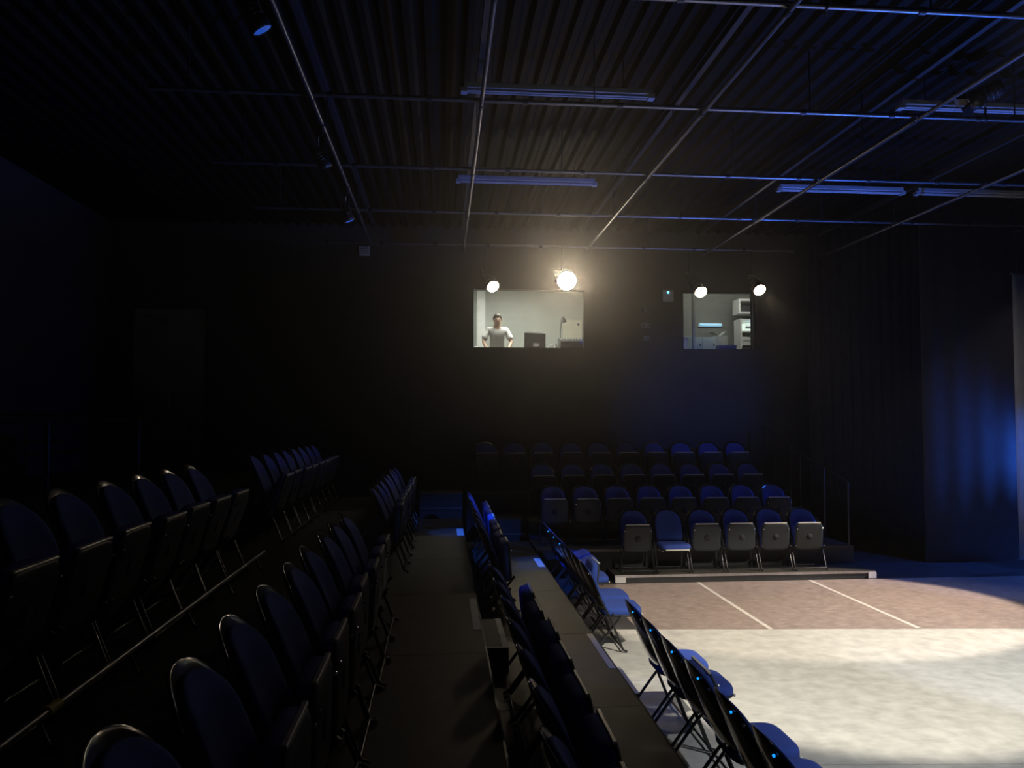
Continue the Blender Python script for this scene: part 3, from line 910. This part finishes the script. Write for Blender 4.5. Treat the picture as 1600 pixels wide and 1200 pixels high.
for k in range(8):
    MB().lathe([(.001, 0), (.013, 0), (.011, .03), (.001, .032)], 10, Matrix.Translation((-.22 + k * .065, .1, .265))).build('knob', 'white', mx)
dl = thing('desk_lamp', 'small dark gooseneck desk lamp standing behind the mixing console', 'lamp', (2.60, 16.885, DZ))
MB().lathe([(.001, 0), (.07, 0), (.065, .02), (.001, .025)], 16).build('base', 'dark_plastic', dl)
MB().tube([(0, 0, .02), (0, 0, .45), (.015, -.01, .62), (.04, -.02, .74), (.06, -.03, .78)], .010, 8).build('arm', 'dark_plastic', dl)
MB().lathe([(.075, 0), (.07, .03), (.035, .12), (.02, .14)], 16, Matrix.Translation((.075, -.04, .66)) @ Matrix.Rotation(R(-18), 4, 'Y')).build('shade', 'dark_plastic', dl)
MB().lathe([(.001, 0), (.018, .006), (.018, .018), (.001, .02)], 10, Matrix.Translation((.125, -.04, .685)) @ Matrix.Rotation(R(70), 4, 'Y')).build('switch_knob', 'white', dl)
nb = thing('notice_board', 'pale beige board on the booth wall beside the desk lamp', 'board', (3.22, 18.9, 4.72))
rbox(-.26, .24, -.03, 0, -.36, .26, .012, 1).build('panel', 'beige', nb)
MB().lathe([(.001, 0), (.03, .002), (.03, .012), (.001, .014)], 12, Matrix.Translation((.14, -.03, .14)) @ Matrix.Rotation(PI / 2, 4, 'X')).build('hook', 'dark_plastic', nb)
ms = thing('computer_mouse', 'dark rounded mouse on the desk near the window corner', 'mouse', (0.80, 16.5, DZ))
ml = MB()
ml.loops([superloop(.035 * k, .06 * k, 2.4, 16, z) for z, k in ((0, .95), (.012, 1.0), (.028, .85), (.038, .5))])
ml.build('body', 'dark_plastic', ms)
MB().box(-.02, .02, -.004, .004, .034, .041).build('wheel', 'grey_plastic', ms)
cp = thing('paper_cup', 'small white cup at the very corner of the desk', 'cup', (0.68, 16.47, DZ))
MB().lathe([(.025, 0), (.035, .075), (.031, .075), (.022, .004)], 16).build('wall', 'white', cp)
bt = thing('water_bottle', 'small clear-white bottle between the monitor and the mixing console', 'bottle', (2.44, 16.5, DZ))
MB().lathe([(.03, 0), (.032, .02), (.032, .11), (.014, .14), (.014, .15)], 16).build('body', 'white', bt)
MB().lathe([(.016, .15), (.016, .17), (.001, .172)], 12).build('cap', 'mint', bt)
hp = thing('headphones', 'white headphones resting against the mixing console', 'headphones', (2.38, 16.78, DZ))
MB().tube([(math.cos(a) * .07, 0, .05 + math.sin(a) * .11) for a in [PI * k / 10 for k in range(11)]], .008, 8).build('headband', 'white', hp)
for s in (-1, 1):
    MB().lathe([(.001, 0), (.03, 0), (.033, .012), (.03, .03), (.001, .03)], 14, Matrix.Translation((s * .07 - .015, 0, .045)) @ Matrix.Rotation(PI / 2, 4, 'Y')).build('ear_cup', 'white', hp)

# ------------------------------------------------------------------ the person in the booth
def skin_mesh(verts, edges, radii, sub=2, root=0):
    me = bpy.data.meshes.new('skeleton')
    me.from_pydata([tuple(v) for v in verts], edges, [])
    o = bpy.data.objects.new('skeleton', me)
    COL.objects.link(o)
    o.modifiers.new('skin', 'SKIN')
    for i, r in enumerate(radii):
        sv = me.skin_vertices[0].data[i]
        sv.radius = r if isinstance(r, tuple) else (r, r)
        sv.use_root = (i == root)
    s = o.modifiers.new('sub', 'SUBSURF')
    s.levels = sub
    s.render_levels = sub
    dg = bpy.context.evaluated_depsgraph_get()
    out = bpy.data.meshes.new_from_object(o.evaluated_get(dg))
    bpy.data.objects.remove(o)
    bpy.data.meshes.remove(me)
    return out

def mesh_join(meshes, name, material):
    bm = bmesh.new()
    for me in meshes:
        bm.from_mesh(me)
    out = bpy.data.meshes.new(name)
    for f in bm.faces:
        f.smooth = True
    bm.to_mesh(out)
    bm.free()
    out.materials.clear()
    out.materials.append(material)
    return out

def link_mesh(me, name, parent):
    o = bpy.data.objects.new(name, me)
    COL.objects.link(o)
    o.parent = parent
    return o

pr = thing('person', 'person in a white T-shirt with short dark hair leaning on the control desk', 'person', (1.21, 17.25, 3.1))
# local frame: facing -Y, floor at 0
V = [(0, .02, .93), (0, .0, 1.10), (0, -.07, 1.28), (0, -.10, 1.40), (0, -.125, 1.49), (0, -.15, 1.565), (0, -.155, 1.635), (0, -.145, 1.685)]
RD = [(.16, .115), (.145, .105), (.165, .115), (.13, .085), (.062, .064), (.082, .098), (.092, .112), (.072, .088)]
ED = [(i, i + 1) for i in range(7)]
def addv(p, r, link):
    V.append(p)
    RD.append(r if isinstance(r, tuple) else (r, r))
    ED.append((link, len(V) - 1))
    return len(V) - 1
hands = []
for s in (-1, 1):
    a = addv((s * .185, -.09, 1.395), .068, 3)
    b = addv((s * .27, -.11, 1.26), .052, a)
    c_ = addv((s * .315, -.14, 1.13), .044, b)
    d_ = addv((s * .27, -.24, 1.02), .038, c_)
    e_ = addv((s * .225, -.33, .935), .028, d_)
    g_ = addv((s * .205, -.385, .904), (.040, .016), e_)
    h_ = addv((s * .195, -.425, .897), (.040, .013), g_)
    hands.append((s, Vector((s * .195, -.425, .897))))
    k1 = addv((s * .095, .03, .86), .095, 0)
    k2 = addv((s * .105, .0, .50), .062, k1)
    k3 = addv((s * .11, .05, .12), .045, k2)
    k4 = addv((s * .115, -.08, .045), (.045, .04), k3)
body = skin_mesh(V, ED, RD, 2)
fing = []
for s, c in hands:
    for k, (dx, ln) in enumerate(((-.030, .070), (-.010, .082), (.010, .078), (.030, .062))):
        st = c + Vector((dx, .012, .002))
        dr = Vector((dx * .5 - s * .006, -1, 0)).normalized()
        p1 = st + dr * ln * .45 + Vector((0, 0, .014))
        p2 = st + dr * ln * .8 + Vector((0, 0, .004))
        p3 = st + dr * ln - Vector((0, 0, .008))
        fing.append(skin_mesh([st, p1, p2, p3], [(0, 1), (1, 2), (2, 3)], [.0095, .009, .0085, .0075], 1))
    st = c + Vector((-s * .028, .045, .0))
    fing.append(skin_mesh([st, st + Vector((-s * .03, -.03, .004)), st + Vector((-s * .04, -.062, -.004))], [(0, 1), (1, 2)], [.012, .0105, .009], 1))
link_mesh(mesh_join([body] + fing, 'body', M['skin']), 'body', pr)
# T-shirt
SV = [(0, .02, .90), (0, .0, 1.10), (0, -.07, 1.28), (0, -.10, 1.40), (0, -.118, 1.455)]
SR = [(.185, .145), (.172, .135), (.188, .138), (.150, .105), (.072, .075)]
SE = [(0, 1), (1, 2), (2, 3), (3, 4)]
for s in (-1, 1):
    n0 = len(SV)
    SV += [(s * .19, -.09, 1.40), (s * .265, -.11, 1.27), (s * .305, -.13, 1.165)]
    SR += [(.082, .082), (.078, .078), (.085, .085)]
    SE += [(3, n0), (n0, n0 + 1), (n0 + 1, n0 + 2)]
link_mesh(mesh_join([skin_mesh(SV, SE, SR, 2)], 'shirt', M['shirt']), 't_shirt', pr)
TV = [(0, .02, .92), (-.095, .03, .84), (-.105, 0, .50), (-.11, .05, .10), (.095, .03, .84), (.105, 0, .50), (.11, .05, .10)]
link_mesh(mesh_join([skin_mesh(TV, [(0, 1), (1, 2), (2, 3), (0, 4), (4, 5), (5, 6)], [(.175, .13), (.11, .11), (.085, .085), (.075, .075), (.11, .11), (.085, .085), (.075, .075)], 2)], 'trousers', M['trousers']), 'trousers', pr)
# hair cap, ears, face
hm = MB()
ctr = Vector((0, -.148, 1.645))
rings = []
for j in range(9):
    th = (PI * .60) * (1 - j / 8)
    rings.append([ctr + Vector((.102 * math.sin(th) * math.cos(2 * PI * i / 20), .124 * math.sin(th) * math.sin(2 * PI * i / 20) + .016, .118 * math.cos(th) + .03 * max(0.0, -math.sin(2 * PI * i / 20)) * (th / (PI * .6)) * 2.2)) for i in range(20)])
hm.loops(rings)
hm.build('hair', 'hair', pr)
for s in (-1, 1):
    MB().loops([[Vector((s * (.092 + dx), -.135 + .020 * k * math.cos(2 * PI * i / 10), 1.625 + .033 * k * math.sin(2 * PI * i / 10))) for i in range(10)] for dx, k in ((-.006, .7), (.004, 1.0), (.012, .9), (.014, .4))]).build('ear', 'skin', pr)
    MB().lathe([(.001, .012), (.008, .010), (.011, 0), (.008, -.01), (.001, -.012)], 10, Matrix.Translation((s * .034, -.256, 1.632)) @ Matrix.Rotation(PI / 2, 4, 'X')).build('eye', 'eye', pr)
MB().add([(-.014, -.250, 1.592), (.014, -.250, 1.592), (0, -.252, 1.640), (0, -.290, 1.596)], [(0, 1, 3), (1, 2, 3), (2, 0, 3), (0, 2, 1)]).build('nose', 'skin', pr)
MB().tube([(-.026, -.240, 1.562), (0, -.250, 1.560), (.026, -.240, 1.562)], .005, 6).build('mouth', mat('lips', (.35, .16, .14), .5, noise=.05, scale=10), pr)
for s in (-1, 1):
    MB().loops([superloop(.045 * k, .125 * k, 3, 20, z) for z, k in ((0, .95), (.03, 1.0), (.06, .8), (.085, .5))]).build('shoe', 'dark_plastic', pr)
    pr.children[-1].location = (s * .115, -.04, 0.0)
    pr.children[-1].rotation_euler = (0, 0, PI / 2)

# ------------------------------------------------------------------ the store room behind the narrow window
sl = thing('ceiling_tube_light', 'lit tube light on the ceiling of the narrow booth', 'lamp', (6.25, 16.435, 5.75))
MB().box(-.6, .6, -.06, .06, -.06, -.001).build('housing', 'white', sl)
MB().tube([(-.58, 0, -.085), (.58, 0, -.085)], .02).build('tube', 'store_lamp', sl)
dfm = thing('door_jamb', 'pale upright jamb standing inside the narrow booth window', 'jamb', (5.516, 16.505, 3.1))
MB().box(-.022, .022, -.04, .045, 0, 2.64).build('upright', 'white', dfm)
MB().box(-.03, .03, -.045, .05, 0, .08).build('foot', 'white', dfm)
sd = thing('store_counter', 'grey counter below the narrow booth window', 'counter', (6.1, 16.91, 3.1))
MB().box(-1.3, 1.3, -.34, .34, .80, .84).build('top', 'desk', sd)
for sx in (-1.2, 1.2):
    MB().box(sx - .03, sx + .03, -.3, .3, 0, .80).build('leg_panel', 'desk', sd)
cab = thing('small_cabinet', 'pale mint two-door cabinet on the counter of the narrow booth', 'cabinet', (5.86, 16.85, 3.94))
MB().box(-.40, .24, -.13, .13, 0, .40).build('body', 'mint', cab)
for x0_, x1_ in ((-.39, -.09), (-.07, .23)):
    dd = MB().box(x0_, x1_, -.146, -.131, .02, .38).build('door', 'mint', cab)
    MB().box(x1_ - .05, x1_ - .02, -.156, -.147, .2, .25).build('handle', 'dark_plastic', dd)
cb2 = thing('storage_box', 'pale grey box at the end of the counter beside the jamb', 'box', (5.30, 16.8, 3.94))
MB().box(-.10, .14, -.12, .12, 0, .37).build('body', 'white', cb2)
MB().box(-.11, .15, -.13, .13, .37, .40).build('lid', 'white', cb2)
bc = thing('plastic_crate', 'blue plastic crate on the counter beside the mint cabinet', 'crate', (6.33, 16.72, 3.94))
cm_ = MB()
cm_.box(-.20, .20, -.13, .13, 0, .015).box(-.20, .20, -.13, -.118, .015, .21).box(-.20, .20, .118, .13, .015, .21).box(-.20, -.188, -.118, .118, .015, .21).box(.188, .20, -.118, .118, .015, .21)
cm_.build('body', 'crate', bc)
MB().box(-.21, .21, -.14, -.131, .185, .215).build('rim', 'crate', bc)
ct = thing('cardboard_carton', 'grey-green carton with open flaps behind the blue crate', 'box', (6.27, 17.06, 3.94))
MB().box(-.16, .18, -.14, .14, 0, .46).build('body', 'carton', ct)
MB().box(-.16, -.02, -.14, .14, 0, .006, Matrix.Translation((-.02, 0, .46)) @ Matrix.Rotation(R(35), 4, 'Y')).build('flap', 'carton', ct)
MB().box(0, .15, -.14, .14, 0, .006, Matrix.Translation((.05, 0, .47)) @ Matrix.Rotation(R(-40), 4, 'Y')).build('flap', 'carton', ct)
sh = thing('tube_fitting', 'bluish tube light glowing on the back wall of the narrow booth', 'lamp', (6.56, 18.4, 4.82))
MB().box(-.30, .30, -.06, 0, -.045, .045).build('housing', 'white', sh)
MB().tube([(-.27, -.075, 0), (.27, -.075, 0)], .035).build('tube', 'shelf_lamp', sh)
ac = thing('wall_cabinet', 'white open-fronted wall cabinet high in the narrow booth', 'cabinet', (7.26, 17.6, 4.98))
am = MB()
am.box(-.34, .34, -.2, .2, 0, .05).box(-.34, .34, -.2, .2, .30, .35).box(-.34, -.30, -.2, .2, .05, .30).box(.30, .34, -.2, .2, .05, .30).box(-.30, .30, .18, .2, .05, .30)
am.build('body', 'white', ac)
MB().box(-.28, .28, -.1, .15, .052, .2).build('inner_box', 'dark_plastic', ac)
su = thing('white_shelf_unit', 'white rounded shelf unit with stacked trays by the corner of the narrow booth', 'shelf', (7.22, 17.45, 3.1))
sm_ = MB()
sm_.box(-.33, -.29, -.2, .2, 0, 1.74).box(.29, .33, -.2, .2, 0, 1.74).box(-.29, .29, .18, .2, 0, 1.74)
sm_.build('case', 'white', su)
for k, z in enumerate((.3, .72, 1.12, 1.42, 1.70)):
    MB().box(-.29, .29, -.2, .18, z, z + .035).build('shelf', 'white', su)
for k, (z, h, x0_, x1_) in enumerate(((1.155, .16, -.27, .05), (1.155, .11, .08, .26), (1.455, .18, -.22, .2), (.755, .25, -.25, .1))):
    bx_ = thing('storage_tray', 'small tray of odds and ends on the white shelf unit', 'tray', (7.22, 17.45, 3.1 + z), group='trays on the white shelf unit')
    MB().box(x0_, x1_, -.18, .1, 0, h).build('body', 'tray_glow' if k == 2 else ('carton' if k % 2 else 'white'), bx_)  # one tray body glows by itself to look brightly lit
    MB().box(x0_ + .02, x1_ - .02, -.186, -.18, h * .3, h * .6).build('label_card', 'plate', bx_)
